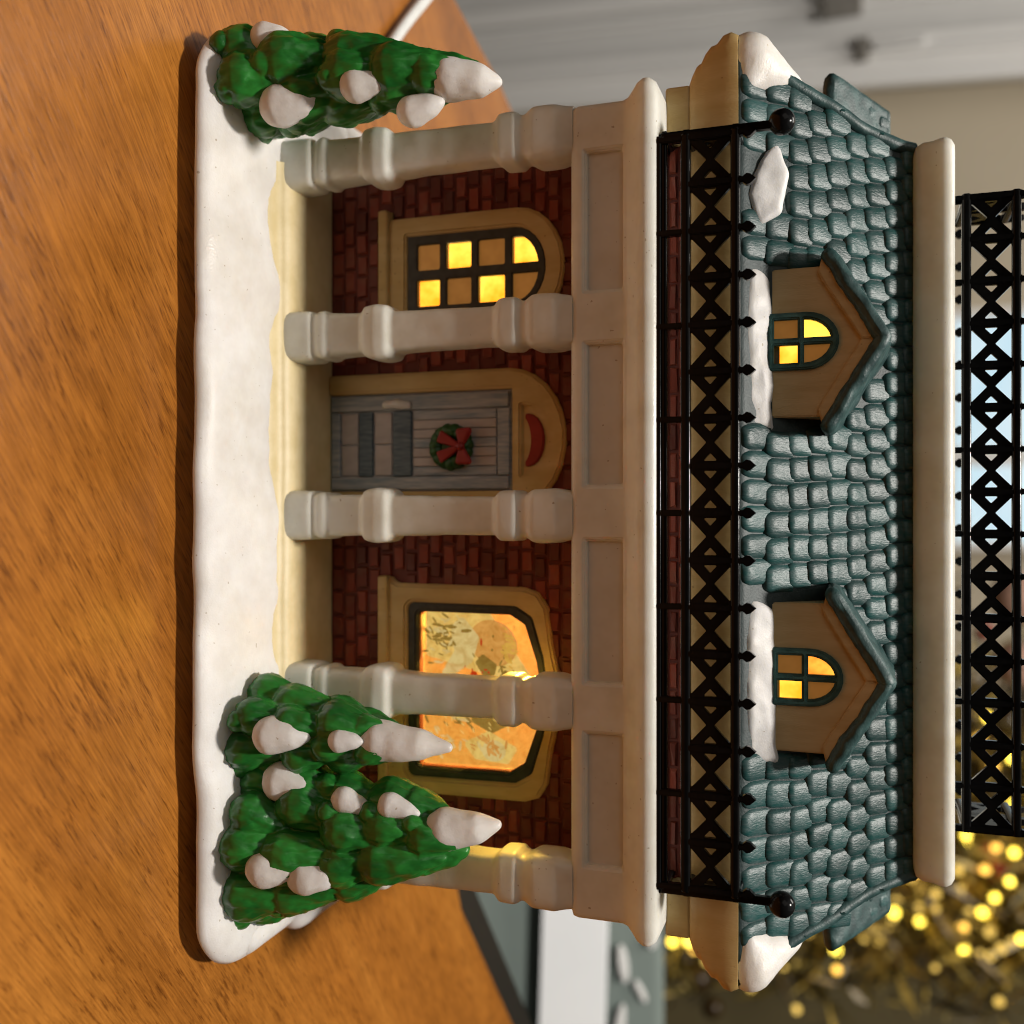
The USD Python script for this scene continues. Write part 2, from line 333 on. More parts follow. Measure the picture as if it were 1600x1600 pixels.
# furniture behind the table, lower right of the photo
bn = thing('black_bench', (190, 240, -40), label='black rail of a bench just beyond the table edge, blurred', category='bench')
def along(u0, u1, off0, off1, z0, z1):
    a = np.array([123.9, 138.3]); d = np.array([59.1, 49.1]); d /= np.linalg.norm(d); n = np.array([-d[1], d[0]])
    P = [a + d * u0 + n * off0, a + d * u1 + n * off0, a + d * u1 + n * off1, a + d * u0 + n * off1]
    e = trimesh.creation.extrude_polygon(Polygon(P), z1 - z0, engine='earcut'); e.apply_translation([0, 0, z0]); return e
obj('top_rail', along(-30, 420, 3, 20, -40, -7), 'bench_black', bn, smooth=False)
for u in (-20, 190, 400):
    obj('post', along(u, u + 12, 6, 18, -750, -40.5), 'bench_black', bn, smooth=False)
cb = thing('grey_green_panel', (420, 400, -750), label='grey-green painted panel beyond the table, blurred at the lower right', category='panel')
pm = tm(*meshkit.arrays(rbox(150, 900, 500, 512, -330, -5, 5))[:2]); pm.vertices[:, 1] += (pm.vertices[:, 2] + 5) * .6
obj('board', pm, 'slate_green', cb)
for x in (200, 620):
    obj('leg', rbox(x - 12, x + 12, 318, 342, -750, -318, 3), 'slate_green', cb)
bq = plate(affinity.rotate(sbox(215, -71, 560, -35), -1.5, origin=(280, -60)), 489, 493); v = bq.vertices; v[:, 1] += (v[:, 2] + 5) * 0.6
pp = obj('white_board', tm(v, bq.faces), 'paper_white', smooth=False,
         label='bright white board in front of the grey-green panel', category='board')
for i, (x, z, hx, hz, ang) in enumerate([(289, -27, 12, 2.6, 8), (330, -29, 15, 2.8, -6), (276, -10, 5, 2.8, 0), (308, -17, 8, 1.6, 24)]):
    q = affinity.translate(affinity.rotate(affinity.scale(Point(0, 0).buffer(1, 12), hx, hz), ang), x, z)
    qm = soft(q, 494 + 0.5 * i, 499, 1.2); qm.vertices[:, 1] += (qm.vertices[:, 2] + 5) * .6
    obj('white_frost_ornament', qm, 'door_panel_grey', smooth=40,
        label=['elongated white ornament above the white board, nearest the ceramic house', 'elongated white ornament above the white board at the photo edge', 'small round white ornament topmost on the grey-green panel', 'thin slanted white ornament between the two elongated ones'][i], category='ornament')

# tinsel tree with lights behind the house
tt = thing('tinsel_tree', (430, 1000, -750), label='gold tinsel tree strung with small yellow lights, blurred behind the house', category='tree')
obj('trunk', tube([(430, 1010, z) for z in np.linspace(-750, 520, 20)], 14), 'branch_dark', tt)
def strips(n, cols, sx, seed, cx=400, cz=230):
    r = np.random.default_rng(seed); V, F = [], []
    for k in range(n):
        th = r.uniform(0, 2 * np.pi); R = abs(r.normal(0, 0.42))
        x = 330 + r.normal(0, 1) * 105 + 30 * 0; z = r.uniform(-95, 470)
        x = r.normal(330 + 0.1 * (250 - z), 95); y = 1010 + r.normal(0, 45)
        if x > 470 - 0.10 * z + 60 or x < 60: continue
        L, W = r.uniform(14, 40), r.uniform(2, 5)
        d = r.normal(0, 1, 3); d[2] -= 0.6; d /= np.linalg.norm(d); q = np.cross(d, r.normal(0, 1, 3)); q /= np.linalg.norm(q)
        p = np.array([x, y, z]); o = len(V)
        V += [p - d * L - q * W * .3, p - q * W, p + q * W, p + d * L]; F += [(o, o + 1, o + 2), (o + 1, o + 3, o + 2)]
    return tm(V, F)
obj('tinsel', strips(4200, None, 0, 1), 'tinsel_olive', tt, smooth=False, kind='stuff')
obj('tinsel', strips(3000, None, 0, 2), 'tinsel_gold', tt, smooth=False, kind='stuff')
obj('tinsel', strips(800, None, 0, 3), 'tinsel_pale', tt, smooth=False, kind='stuff')
obj('branches', strips(900, None, 0, 4), 'branch_dark', tt, smooth=False, kind='stuff')
BULBS = [(488, -87), (485, -69), (493, -63), (471, -82), (473, 90), (494, 91), (431, 174), (456, 217), (432, 216), (414, 234), (397, 246), (369, 237), (336, 219), (344, 217), (345, 247), (349, 264), (379, 260), (378, 172), (436, 271), (425, 149)]
DIM = [(417, 174), (449, 121), (450, 86), (500, 36), (433, 241), (440, 262), (504, -48), (518, -16), (527, 0), (400, 190), (392, 214), (352, 190), (366, 160), (384, 300)]
INNER = [(234, 232), (212, 240), (252, 262), (262, 245), (300, 262), (310, 240), (295, 300), (335, 330), (372, 340), (405, 330), (430, 320)]
for i, (x, z) in enumerate(BULBS + INNER[:7]):
    s = trimesh.creation.icosphere(2, rng.uniform(3.6, 4.6)); y = 935 + rng.uniform(-20, 20); k = (y + 158.8) / 1158.8
    s.apply_translation([x * k, y, 119.2 + (z - 119.2) * k]); obj('light_bulb', s, ['bulb_yellow', 'bulb_yellow', 'bulb_amber'][i % 3], tt, smooth=True)
DIM += [(float(rng.normal(420, 55)), float(rng.uniform(-70, 275))) for _ in range(34)]
for i, (x, z) in enumerate(DIM + INNER[7:]):
    s = trimesh.creation.icosphere(2, rng.uniform(2.4, 4.6)); y = 940 + rng.uniform(-20, 20); k = (y + 158.8) / 1158.8
    s.apply_translation([x * k, y, 119.2 + (z - 119.2) * k]); obj('light_bulb', s, 'bulb_dim', tt, smooth=True)
for x, z, r, mt in [(352, 242, 13, 'ornament_red'), (334, 236, 8, 'ornament_red'), (118, 232, 9, 'ornament_red'), (150, 262, 22, 'ornament_pink'), (84, 262, 26, 'ornament_pink'), (505, -52, 16, 'ornament_bronze'), (534, -36, 12, 'ornament_bronze'), (205, 250, 17, 'ornament_bronze'), (190, 300, 18, 'ornament_pink')]:
    s = trimesh.creation.icosphere(2, r); s.apply_translation([x, 955, z]); obj('bauble', s, mt, tt, smooth=True)

# ================================================================= the ceramic house
H = thing('ceramic_house', (0, 45, 0), label='lit ceramic house with snowy base, columns, teal shingle roof and black railings', category='ceramic house')

# ---- snow base
def slab():
    x0, x1, y0, y1 = -91.6, 87.0, -1.4, 101
    prof = [(16, 0.0), (15.5, 2.2), (7, 2.5), (2.2, 2.8), (0.6, 3.6), (0.0, 4.6), (0.7, 5.7), (2.2, 6.7), (4.5, 7.4), (7.5, 7.9), (11, 8.1), (15, 8.2), (20, 8.2), (28, 8.2), (40, 8.2)]
    rings = []
    for i, z in prof:
        p = rr(x0 + i, x1 - i, y0 + i, y1 - i, max(1, 11 - i * 0.7), z, per=60, q=12)
        d = p[:, :2] - np.array([0, 50]); d /= np.linalg.norm(d, axis=1)[:, None]
        w = (meshkit.fbm(np.c_[p[:, :2] * 0.055, np.full(len(p), 3.3)], 3, 5) - 0.5) * 4.6 + np.where(d[:, 1] < 0, 0.9 - (p[:, 0] / 90) ** 2 * 1.8, 0)
        p[:, :2] += d * (w * np.clip((12 - i) / 12, 0, 1))[:, None]
        p[:, 2] += (meshkit.fbm(np.c_[p[:, :2] * 0.09, np.full(len(p), 9.1)], 3, 8) - 0.5) * (2.2 if z > 5 else 0.6 * (z > 2.3))
        rings.append(p)
    return loft(rings)
obj('snow_base', slab(), 'snow', H, smooth=60)
bank = [hull((60 + 7 * k, 60 - 11 * k, 3.5, 5.5), (58 + 7 * k, 62 - 11 * k, 5, 4)) for k in range(0)]
lobes = [hull((82.0, 13, 4.4, 4.2), (81, 26, 4.2, 4.8)), hull((84, 33, 4.2, 4.8), (84, 46, 4.2, 4.6)), hull((84, 57, 4.2, 4.4), (83, 70, 4, 4.0)), hull((-86, 24, 4, 4.4), (-86.5, 40, 4, 4.6)), hull((-86, 54, 4, 4.4), (-85, 70, 4, 4.2))]
for l in lobes: obj('snow_bank', relax(l, 1.6, 6, 0.3, 0.15), 'snow', H, smooth=60)

# ---- porch floor with its stepped lip
def floor_prof():
    pr = [(15, 4), (15.6, 6.9), (16.6, 7.9), (18.2, 8.3), (19.4, 8.5), (20.0, 9.2), (20.8, 9.9), (22, 10.2), (23, 10.25), (39, 10.25), (39, 4)]
    rings = []
    for x in np.linspace(-70, 70, 60):
        w = (meshkit.fbm(np.array([[x * 0.1, 2.2, 7]]), 2, 4)[0] - 0.5) * 0.8
        rings.append(np.array([(x, y + w * (y < 23), z) for y, z in pr]))
    return loft(np.array(rings)[:, ::-1])
obj('porch_floor', floor_prof(), 'floor_cream', H, smooth=40)

# ---- front wall with its bricks
ww = sbox(-75.5, 8, 75.5, 87.5)
winR_hole = Polygon([(20.8, 31), (53, 31), (52.8, 51.0), (50.8, 54.2), (44, 56.6), (37, 57.8), (30, 56.6), (22.8, 54.2), (20.9, 51.0)]).buffer(-1).buffer(1)
pane_cols, pane_rows = [(-55.7, -50.4), (-48.3, -42.9)], [(30.8, 35.8), (37.4, 42.8), (44.4, 50.1), (51.8, 57.0)]
W = obj('brick_wall', plate(ww.difference(winR_hole).difference(arch(-57.0, -42.0, 29.3, 58.2, 6.2)), 38, 41), 'mortar', H, smooth=False)
winL_out = unary_union([arch(-61.6, -37.2, 24.0, 62.8, 10), sbox(-63.2, 22.4, -35.6, 25.0)])
door_out = arch(-29.2, -0.2, 10, 63.2, 12)
winR_out = Polygon([(13.6, 22.4), (59.8, 22.4), (59.8, 25), (58.6, 26), (58.4, 54.5), (57.4, 57.5), (54.4, 59.4), (47, 60.4), (42, 61.5), (36.8, 65.2), (31.6, 61.5), (26.4, 60.4), (19.2, 59.4), (16.2, 57.5), (15.2, 54.5), (14.9, 26), (13.6, 25)]).buffer(2.2).buffer(-3).buffer(.8)
frames = unary_union([winL_out, door_out, winR_out])
def brick_mesh(x0, x1, z0, z1, h):
    c = 0.32; j = rng.normal(0, 0.09, (8, 2)); y = 38.1
    b = [(x0, z0), (x1, z0), (x1, z1), (x0, z1)]; t = [(x0 + c, z0 + c), (x1 - c, z0 + c), (x1 - c, z1 - c), (x0 + c, z1 - c)]
    v = [(p[0] + j[i, 0], y, p[1] + j[i, 1]) for i, p in enumerate(b)] + [(p[0] + j[i + 4, 0], y - h + j[i + 4, 1] * 0.5, p[1] + j[i + 4, 1]) for i, p in enumerate(t)]
    f = [(4, 5, 6), (4, 6, 7)]
    for i in range(4):
        k = (i + 1) % 4; f += [(i, k, k + 4), (i, k + 4, i + 4)]
    return tm(v, f)
shown, hidden = [], []
cols_x = [(-76, -64.8), (-40.5, -30.4), (-4, 5), (30.5, 40), (63.8, 76)]
z = 10.6; row = 0
while z < 66:
    h = 2.85; x = -74.5 + (2.45 if row % 2 else 0) + rng.uniform(-.3, .3)
    while x < 74.5:
        L = rng.uniform(4.4, 5.3); r = sbox(x + .22, z + .2, min(x + L - .22, 75), z + h - .2)
        if r.difference(frames).area > 0.45 * r.area:
            bm = brick_mesh(*[r.bounds[i] for i in (0, 2, 1, 3)], rng.uniform(0.45, 0.85))
            cx = (r.bounds[0] + r.bounds[2]) / 2
            (hidden if z > 60.5 else shown).append(bm)
        x += L
    z += h; row += 1
if len(shown) > 296:
    hidden += shown[296:]; shown = shown[:296]
for b in shown: obj('brick', b, 'brick', W, smooth=False)
obj('brick_courses', cat(*hidden), 'brick', W, smooth=False, kind='stuff')
for s in (-1, 1):
    obj('side_wall', bx(min(s * 75.5, s * 72.5), max(s * 75.5, s * 72.5), 41.1, 84, 8, 85.2), 'mortar', H, smooth=False)
obj('rear_wall', bx(-75.5, 75.5, 84.1, 87, 8, 85.2), 'mortar', H, smooth=False)

# ---- columns
def column(cx, seed):
    pts = [(6.5, 5.0), (8, 5.0), (9, 5.1), (14.6, 4.95), (15.4, 4.3), (16.0, 4.3), (16.3, 4.75), (18.0, 4.75), (18.5, 4.2), (25.8, 4.05), (26.5, 5.1), (29, 5.45), (31.4, 5.1), (32.2, 4.0),
           (40, 3.75), (53.4, 3.65), (54.4, 4.75), (57.8, 4.85), (58.5, 4.1), (59.6, 4.1), (60.2, 4.55), (61.2, 5.05), (65.4, 5.1), (67.0, 4.7), (68.9, 4.4)]
    zs = np.arange(6.5, 68.9, 0.3); hw = gaussian_filter1d(np.interp(zs, *zip(*pts)), 1.15)
    th = np.linspace(0, 2 * np.pi, 44, endpoint=False)
    n = 5.5; cs, sn = np.cos(th), np.sin(th); rad = (np.abs(cs) ** n + np.abs(sn) ** n) ** (-1 / n)
    rings = []
    for z_, h in zip(zs, hw):
        p = np.c_[cx + h * rad * cs, 24.9 + h * 0.92 * rad * sn, np.full(len(th), z_)]
        d = (meshkit.fbm(p * 0.16, 2, seed) - 0.5) * 0.55
        p[:, 0] += d * cs; p[:, 1] += d * sn
        rings.append(p)
    return loft(rings)
for k, x in enumerate((-70.0, -35.3, 0.7, 35.4, 68.4)):
    obj('column', column(x, 11 + k), 'porcelain', H, smooth=50)

# ---- porch beam with recessed panels and a rounded cornice
def beam():
    pr = [(0.9, 68.5), (0.2, 69.0), (0, 70), (0.0, 76.5), (0.0, 78.2), (-0.3, 79.2), (-1.2, 80.3), (-2.0, 81.2), (-2.5, 82.3), (-2.5, 83.4), (-1.8, 84.5), (-0.6, 85.0), (2, 85.1)]
    b = m3.Manifold(m3.Mesh64(*[np.ascontiguousarray(a) for a in (lambda t: (np.array(t.vertices, np.float64), np.array(t.faces, np.uint64)))(loft([rr(-74 + i, 74 - i, 20.9 + i, 60, 1.2, z, per=70) for i, z in pr]))]))
    for x0, x1 in ((-65.2, -40.2), (-30.4, -4.9), (5.2, 30.8), (40.2, 64.0)):
        for g_, y_ in ((0.8, 21.15), (0.35, 21.55), (0.0, 22.3)):
            b = b - rbox(x0 - g_, x1 + g_, 10, y_, 71.4 - g_, 78.2 + g_ * .6, 0.5)
    return b
bm = beam()
if bm.volume() < 0: pass
k = bm.to_mesh(); k = trimesh.Trimesh(k.vert_properties[:, :3], k.tri_verts, process=True)
B = obj('porch_beam', k, 'porcelain', H, smooth=35)
for x0, x1 in ((-65.2, -40.2), (-30.4, -4.9), (5.2, 30.8), (40.2, 64.0)):
    obj('panel', plate(sbox(x0 - 1.5, 70.2, x1 + 1.5, 79), 22.15, 23.5), 'porcelain', B, smooth=30)

# ---- arched window, left bay
wl = obj('window', soft(winL_out.difference(arch(-57.6, -41.4, 28.6, 58.8, 6.5)), 36.6, 38.3, 0.7), 'cream', H, smooth=30)
obj('sill', rbox(-63.4, -35.4, 35.6, 38.2, 22.3, 24.6, 0.5), 'cream', wl)
panes = [arch(a, b, c, d, 0.4, 4) for a, b in pane_cols for c, d in pane_rows[:3]]
top = arch(-56.2, -42.6, 51.8, 57.3, 5.4)
holes = unary_union([sbox(a, c, b, d).buffer(-.4).buffer(.4) for a, b in pane_cols for c, d in pane_rows[:3]] + [top.intersection(sbox(a, 40, b, 80)) for a, b in pane_cols])
sash = arch(-57.7, -41.3, 28.5, 58.9, 6.6).difference(holes)
sv = soft(sash, 37.1, 38.2, 0.25); obj('sash', sv, 'dark_frame', wl, smooth=30)
for i, (a, b) in enumerate(pane_cols):
    for j, (c, d) in enumerate(pane_rows):
        q = sbox(a - .3, c - .3, b + .3, d + .3) if j < 3 else top.buffer(.2).intersection(sbox(a - .3, 40, b + .3, 80))
        lit = (i == 1 and j in (0, 2)) or (i == 0 and j in (1, 3))
        obj('pane', plate(q, *((39.2, 39.6) if lit else (37.8, 38.3))), 'pane_lit' if lit else 'pane_tan', wl, smooth=False)

# ---- picture window, right bay: backlit printed film
sashR = Polygon([(18.6, 28.5), (55.4, 28.5), (55.0, 52.6), (52.8, 56.2), (45, 58.6), (37, 59.8), (29, 58.6), (21.0, 56.2), (18.8, 52.6)]).buffer(-1.8).buffer(1.8)
wr = obj('window', soft(winR_out.difference(sashR.buffer(-.2)), 36.4, 38.3, 0.8), 'cream', H, smooth=30)
obj('sill', rbox(13.4, 60, 35.4, 38.1, 22.3, 24.6, 0.5), 'cream', wr)
obj('sash', soft(sashR.difference(winR_hole.buffer(.2)), 37.0, 39.4, 0.6), 'dark_frame', wr, smooth=30)
obj('pane', plate(winR_hole.buffer(.3), 39.6, 39.9), 'film_amber', wr, smooth=False)
def blob(pts, r=0.5): return Polygon(pts).buffer(-r * 1.2).buffer(r * 2.4).buffer(-r * .7)
art = [('film_yellow', blob([(21, 46), (36, 56.5), (38, 50), (33, 44), (30, 32), (21, 32)])),
       ('film_peach', Point(27.3, 48.6).buffer(1).simplify(.05) and affinity.rotate(affinity.scale(Point(27.0, 46.8).buffer(1, 10), 4.6, 5.4), -25)),
       ('film_pale', blob([(22, 40), (26, 43.5), (31, 42), (34.5, 37), (34, 35.4), (29, 38.5), (24, 37.6)])),
       ('film_umber', blob([(29.5, 44.5), (31.5, 47.5), (33.6, 47), (33, 44.2), (31.2, 43)], .3)),
       ('film_umber', blob([(32.5, 49.5), (36, 53.5), (37.5, 49), (35.2, 47.2)], .3)),
       ('film_umber', blob([(40, 42), (41, 48.5), (43.5, 50.5), (45.5, 46.5), (43.5, 42.3)], .3)),
       ('film_pale', blob([(40.5, 37), (41.5, 41), (43.6, 42), (43.2, 38)], .3)),
       ('film_yellow', blob([(45.5, 46), (48.5, 52), (51.5, 50), (51, 43), (48, 40.5)], .5)),
       ('film_pale', affinity.scale(Point(49.2, 47).buffer(1, 8), 2.2, 2.6)),
       ('film_red', Point(33.8, 42.6).buffer(.8, 5)), ('film_red', Point(33.3, 45.2).buffer(.9, 5)), ('film_red', Point(40.0, 32.8).buffer(1.0, 5)), ('film_red', Point(40.8, 36).buffer(.8, 5))]
def leaves(n, cx, cz, sx, sz, L, seed, turn):
    r = np.random.default_rng(seed); q = []
    for _ in range(n):
        x, z_ = r.normal(cx, sx), r.normal(cz, sz); l = L * r.uniform(.5, 1.3); a = turn + r.normal(0, 35)
        q.append(affinity.rotate(affinity.scale(Point(x, z_).buffer(1, 5), l, l * .28), a, origin=(x, z_)))
    return unary_union(q)
art += [('film_umber', leaves(38, 25.6, 35.5, 2.4, 2.6, 1.1, 1, 70)), ('film_umber', leaves(24, 32.8, 46.5, 1.8, 2.6, .8, 2, 30)), ('film_umber', leaves(42, 42.6, 40.5, 2.0, 5.2, .9, 3, 60)),
        ('film_pale', leaves(26, 26.5, 36, 2.4, 2.8, .8, 4, 70)), ('film_yellow', leaves(30, 42.8, 42, 2.2, 5, .7, 5, 50)), ('film_red', leaves(7, 34, 43.8, 1.2, 1.8, .5, 6, 0)), ('film_red', leaves(5, 41, 34.5, 1.2, 1.4, .6, 7, 0)),
        ('film_amber', leaves(34, 27.2, 50.4, 1.9, .7, .8, 8, 75)), ('film_umber', affinity.scale(Point(25.6, 46.9).buffer(1, 6), .3, .22)), ('film_umber', affinity.scale(Point(28.4, 46.7).buffer(1, 6), .3, .22)),
        ('film_red', affinity.scale(Point(26.9, 44.3).buffer(1, 6), .8, .22)), ('film_pale', leaves(20, 48.6, 36.5, 1.8, 3, 1.0, 9, 20)), ('film_peach', leaves(16, 48.5, 47, 1.6, 2.4, 1.0, 10, 40))]
clip = winR_hole.buffer(-.1)
for i, (mt, q) in enumerate(art):
    q = q.intersection(clip)
    if q.is_empty: continue
    obj('printed_shape', plate(q, 39.55 - 0.016 * i - .012, 39.55 - 0.016 * i), mt, wr, smooth=False)
lampR = UsdLux.SphereLight.Define(stage, H + '/inner_bulb')
lampR.CreateRadiusAttr(0.003); lampR.CreateIntensityAttr(BULB); lampR.CreateColorAttr(Gf.Vec3f(1.0, 0.68, 0.32))
lampR.AddTranslateOp().Set(Gf.Vec3d(0.021, 0.057 - 0.045, 0.0505))

# ---- plank door with wreath
dd = obj('door_frame', soft(door_out.difference(sbox(-25.0, 9, -4.3, 51.8)).difference(arch(-21.5, -7.5, 54.0, 60.6, 6.0)), 36.5, 38.3, 0.7), 'cream', H, smooth=30)
obj('tympanum', plate(arch(-21.8, -7.2, 53.7, 60.9, 6.2), 37.5, 38.3), 'cream', dd, smooth=False)
red = Polygon([(-19.4, 55.0), (-9.6, 55.0)] + [(-14.5 + 4.9 * math.cos(t), 55.2 + 3.0 * math.sin(t)) for t in np.linspace(0.05, math.pi - .05, 12)])
red = red.difference(affinity.scale(Point(-14.5, 53.3).buffer(1, 16), 5.6, 2.9)).buffer(.45)
obj('red_arc', soft(red, 36.9, 37.6, 0.35), 'red', dd, smooth=30)
D = obj('door', plate(sbox(-24.9, 9.6, -4.4, 51.8), 37.7, 39.0), 'door_wood', H, smooth=False)
for x0, x1, z0, z1, mt in [(-24.6, -21.4, 10.6, 51.0, 'door_wood'), (-7.3, -4.7, 10.6, 51.0, 'door_wood'), (-21.2, -7.5, 48.6, 51.2, 'door_wood'), (-21.2, -7.5, 25.2, 29.4, 'door_blue'), (-21.2, -7.5, 17.2, 20.4, 'door_blue'), (-21.2, -7.5, 10.7, 12.6, 'door_wood')]:
    obj('board', rbox(x0, x1, 37.0, 38, z0, z1, 0.28), mt, D)
for x0, x1, z0, z1 in [(-21, -14.4, 20.8, 24.8), (-14.2, -7.7, 20.8, 24.8), (-21, -14.4, 12.9, 16.9), (-14.2, -7.7, 12.9, 16.9)]:
    obj('panel', rbox(x0, x1, 37.35, 38, z0, z1, 0.25), 'door_pink', D)
for i in range(7):
    x = -21.1 + i * 1.95
    obj('plank', rbox(x, x + 1.82, 37.3, 38, 29.8, 48.3, 0.22), 'door_pink' if i % 3 else 'door_wood', D)
for i in range(26):
    x, zz = rng.uniform(-20.8, -8), rng.uniform(30.5, 47.5)
    if (x + 13.4) ** 2 + (zz - 39) ** 2 < 26: continue
    a = rng.uniform(-.4, .4); L = rng.uniform(.9, 2.3)
    obj('grain_stroke', soft(blob([(x, zz - L), (x + a - .12, zz), (x + a * 1.4, zz + L), (x + a + .12, zz)], .1), 37.22, 37.4, 0.05), 'door_blue', D, smooth=False)
obj('door_handle', relax(hull((-22.6, 36.8, 23.6, .75), (-22.8, 36.6, 26.5, .85), (-22.4, 36.8, 28.8, .8)), .4, 3, .2, .8), 'snow', D, smooth=True)
wr_l = []
for a in np.linspace(0, 2 * np.pi, 15, endpoint=False):
    wr_l.append(m3.Manifold.sphere(1.55, 12).translate([-13.4 + 3.4 * math.cos(a), 36.8, 38.6 + 3.4 * math.sin(a)]))
wr_l.append(m3.Manifold.sphere(3.4, 16).scale([1, .28, 1]).translate([-13.4, 37.2, 38.6]))
WR = obj('wreath', relax(m3.Manifold.batch_boolean(wr_l, m3.OpType.Add), .4, 3, .25, .9), 'wreath_green', D, smooth=True)
for s in (-1, 1):
    obj('bow_loop', relax(hull((-13.4, 35.5, 41.3, .55), (-13.4 + 3.1 * s, 35.2, 43.0, .75), (-13.4 + 3.0 * s, 35.3, 40.9, .7)), .4, 3, .1), 'red', WR, smooth=True)
    obj('bow_tail', relax(hull((-13.4, 35.5, 41.0, .5), (-13.4 + 1.3 * s, 35.4, 36.4, .45), (-13.4 + 2.9 * s, 35.5, 37.0, .45)), .4, 3, .05), 'red', WR, smooth=True)
obj('bow_knot', trimesh.creation.icosphere(2, 1.0).apply_translation([-13.4, 35.2, 41.2]), 'red', WR, smooth=True)

# ---- upper storey: flaring cream cornice
def flare(rings_spec, push, r=2.4):
    rings = []
    for hx, y0, z_, pu in rings_spec:
        p = rr(-hx, hx, y0, 124 - y0 - 0, r, z_, per=50, q=8)
        if pu:
            for sx in (-1, 1):
                for yy in (y0, 124 - y0):
                    d = np.hypot(p[:, 0] - sx * hx, p[:, 1] - yy); w = np.exp(-(d / 6.0) ** 2)[:, None] * pu
                    p[:, :2] += w * np.array([sx * 0.72, -0.55 if yy == y0 else 0.55])
        rings.append(p)
    return loft(rings)
UB = obj('upper_brick_wall', bx(-76.2, 76.2, 27.7, 60, 85.15, 89.0), 'mortar', H, smooth=False)
course = []
for r_, (za, zb) in enumerate(((85.3, 87.1), (87.1, 88.95))):
    x = -75.8 - (2.3 if r_ else 0)
    while x < 75.5:
        L = rng.uniform(4.4, 5.3); a_, b_ = max(x + .2, -76), min(x + L - .2, 76); x += L
        if b_ - a_ < 1: continue
        m_ = brick_mesh(a_, b_, za + .15, zb - .15, rng.uniform(.3, .6)); m_.vertices[:, 1] -= 10.35; course.append(m_)
for k in (-1, 1): obj('pilaster', rbox(min(k * 66.6, k * 77.4), max(k * 66.6, k * 77.4), 26.9, 45, 84.8, 89.3, .5), 'cream', UB)
for m_ in course: obj('brick', m_, 'brick', UB, smooth=False)
obj('cornice', flare([(76.7, 28.6, 85.2, 0), (77.6, 28.4, 88.9, 0), (78.3, 27.2, 89.05, 0), (79.4, 26.9, 89.6, .2), (80.6, 26.6, 90.4, .4), (80.9, 26.5, 90.9, .5), (81.0, 26.4, 91.3, .5), (82.2, 26.2, 92.1, .8), (83.0, 26.0, 93.2, 1.2), (83.1, 25.95, 93.8, 1.2), (83.2, 25.9, 94.3, 1.3), (84.0, 25.8, 95.4, 1.8), (84.2, 25.7, 96.8, 2.0), (83.9, 25.8, 98.0, 1.6)], 0), 'cream', H, smooth=40)

# ---- roof
ZY = PchipInterpolator([97.6, 98.4, 100.4, 102.7, 106.5, 113.5, 119.1, 128.6], [26.2, 26.0, 28.2, 30.4, 33.2, 39, 44, 51.2])
ZX = PchipInterpolator([97.6, 98.4, 100.5, 103, 106.5, 113.5, 119.1, 128.6], [84.2, 84.4, 83.0, 80.8, 78.3, 75, 72, 69.4])
R = obj('roof', flare([(float(ZX(z_)), float(ZY(z_)), z_, float(np.interp(z_, [98, 106], [0.8, 0]))) for z_ in np.r_[97.6, 97.9, np.linspace(98.4, 128.6, 34)]], 0), 'roof_ground', H, smooth=40)
def shingle(c, a, b, n, w, h, th, seed):
    r = np.random.default_rng(seed); S, T = 9, 8; V = []
    for i in range(T):
        t = (i / (T - 1)) ** 1.5
        wd = w * (1 - 0.40 * (1 - min(t / 0.36, 1)) ** 2.2)
        for j in range(S):
            s = math.sin(math.pi * (-.5 + j / (S - 1)))
            edge = math.sqrt(max(0, 1 - abs(s) ** 3.6)) * math.sqrt(max(0, 1 - (1 - min(t / .30, 1)) ** 2.2))
            hh = -0.3 + (th * (1.15 - 0.72 * t) + 0.3) * edge
            V.append(c + a * (s * wd + 0.05 * w * math.sin(3 * t + seed)) + b * (t * h) + n * (hh + r.normal(0, .035)))
    F = []
    for i in range(T - 1):
        for j in range(S - 1):
            k = i * S + j; F += [(k, k + 1, k + S + 1), (k, k + S + 1, k + S)]
    return tm(V, F)
dorm_zone = []
for cx, off in ((-30.3, 0), (29.6, 0.6)):
    dorm_zone.append(Polygon([(cx - 15.2, 99), (cx + 15.2, 99), (cx + 14.6, 112.6), (cx + 9, 117.4), (cx, 122.4), (cx - 9, 117.4), (cx - 14.6, 112.6)]))
snow_zone = [Polygon([(-65.5, 99.6), (-63.8, 104.4), (-58.5, 105.8), (-53, 105.0), (-52.5, 101.4), (-58, 99.6)])]
zone = unary_union(dorm_zone + snow_zone)
rows_z = [98.3, 101.9, 105.7, 108.85, 112.1, 115.5, 118.8, 122.3, 125.6, 128.4]
sd = 0
for ri in range(len(rows_z) - 1):
    z0, z1 = rows_z[ri], rows_z[ri + 1]; y0, y1 = float(ZY(z0)), float(ZY(z1))
    b = np.array([0, y1 - y0, z1 - z0]); L = np.linalg.norm(b); b /= L; a = np.array([1.0, 0, 0]); n = np.cross(a, b)
    hx = float(ZX(z0)) - 1.0; w = 4.85 if ri < 5 else 4.6
    x = -hx + (w * .5 if ri % 2 else 0) + rng.uniform(-.3, .3)
    while x < hx - 1:
        ww_ = w * rng.uniform(0.94, 1.06); cx = x + ww_ / 2; sd += 1
        if not zone.contains(Point(cx, (z0 + z1) / 2)) and not (ri < 2 and abs(cx) > 77):
            th = 0.85 * rng.uniform(.85, 1.15)
            c = np.array([cx, y0, z0]) + b * rng.uniform(-.15, .15)
            ab = np.array([math.cos(q := rng.normal(0, .03)), 0, 0]) + b * math.sin(q)
            obj('shingle', shingle(c, ab, b, n, ww_ * .505, L * 1.32, th, sd), 'shingle', R, smooth=True)
        x += ww_
sides = []
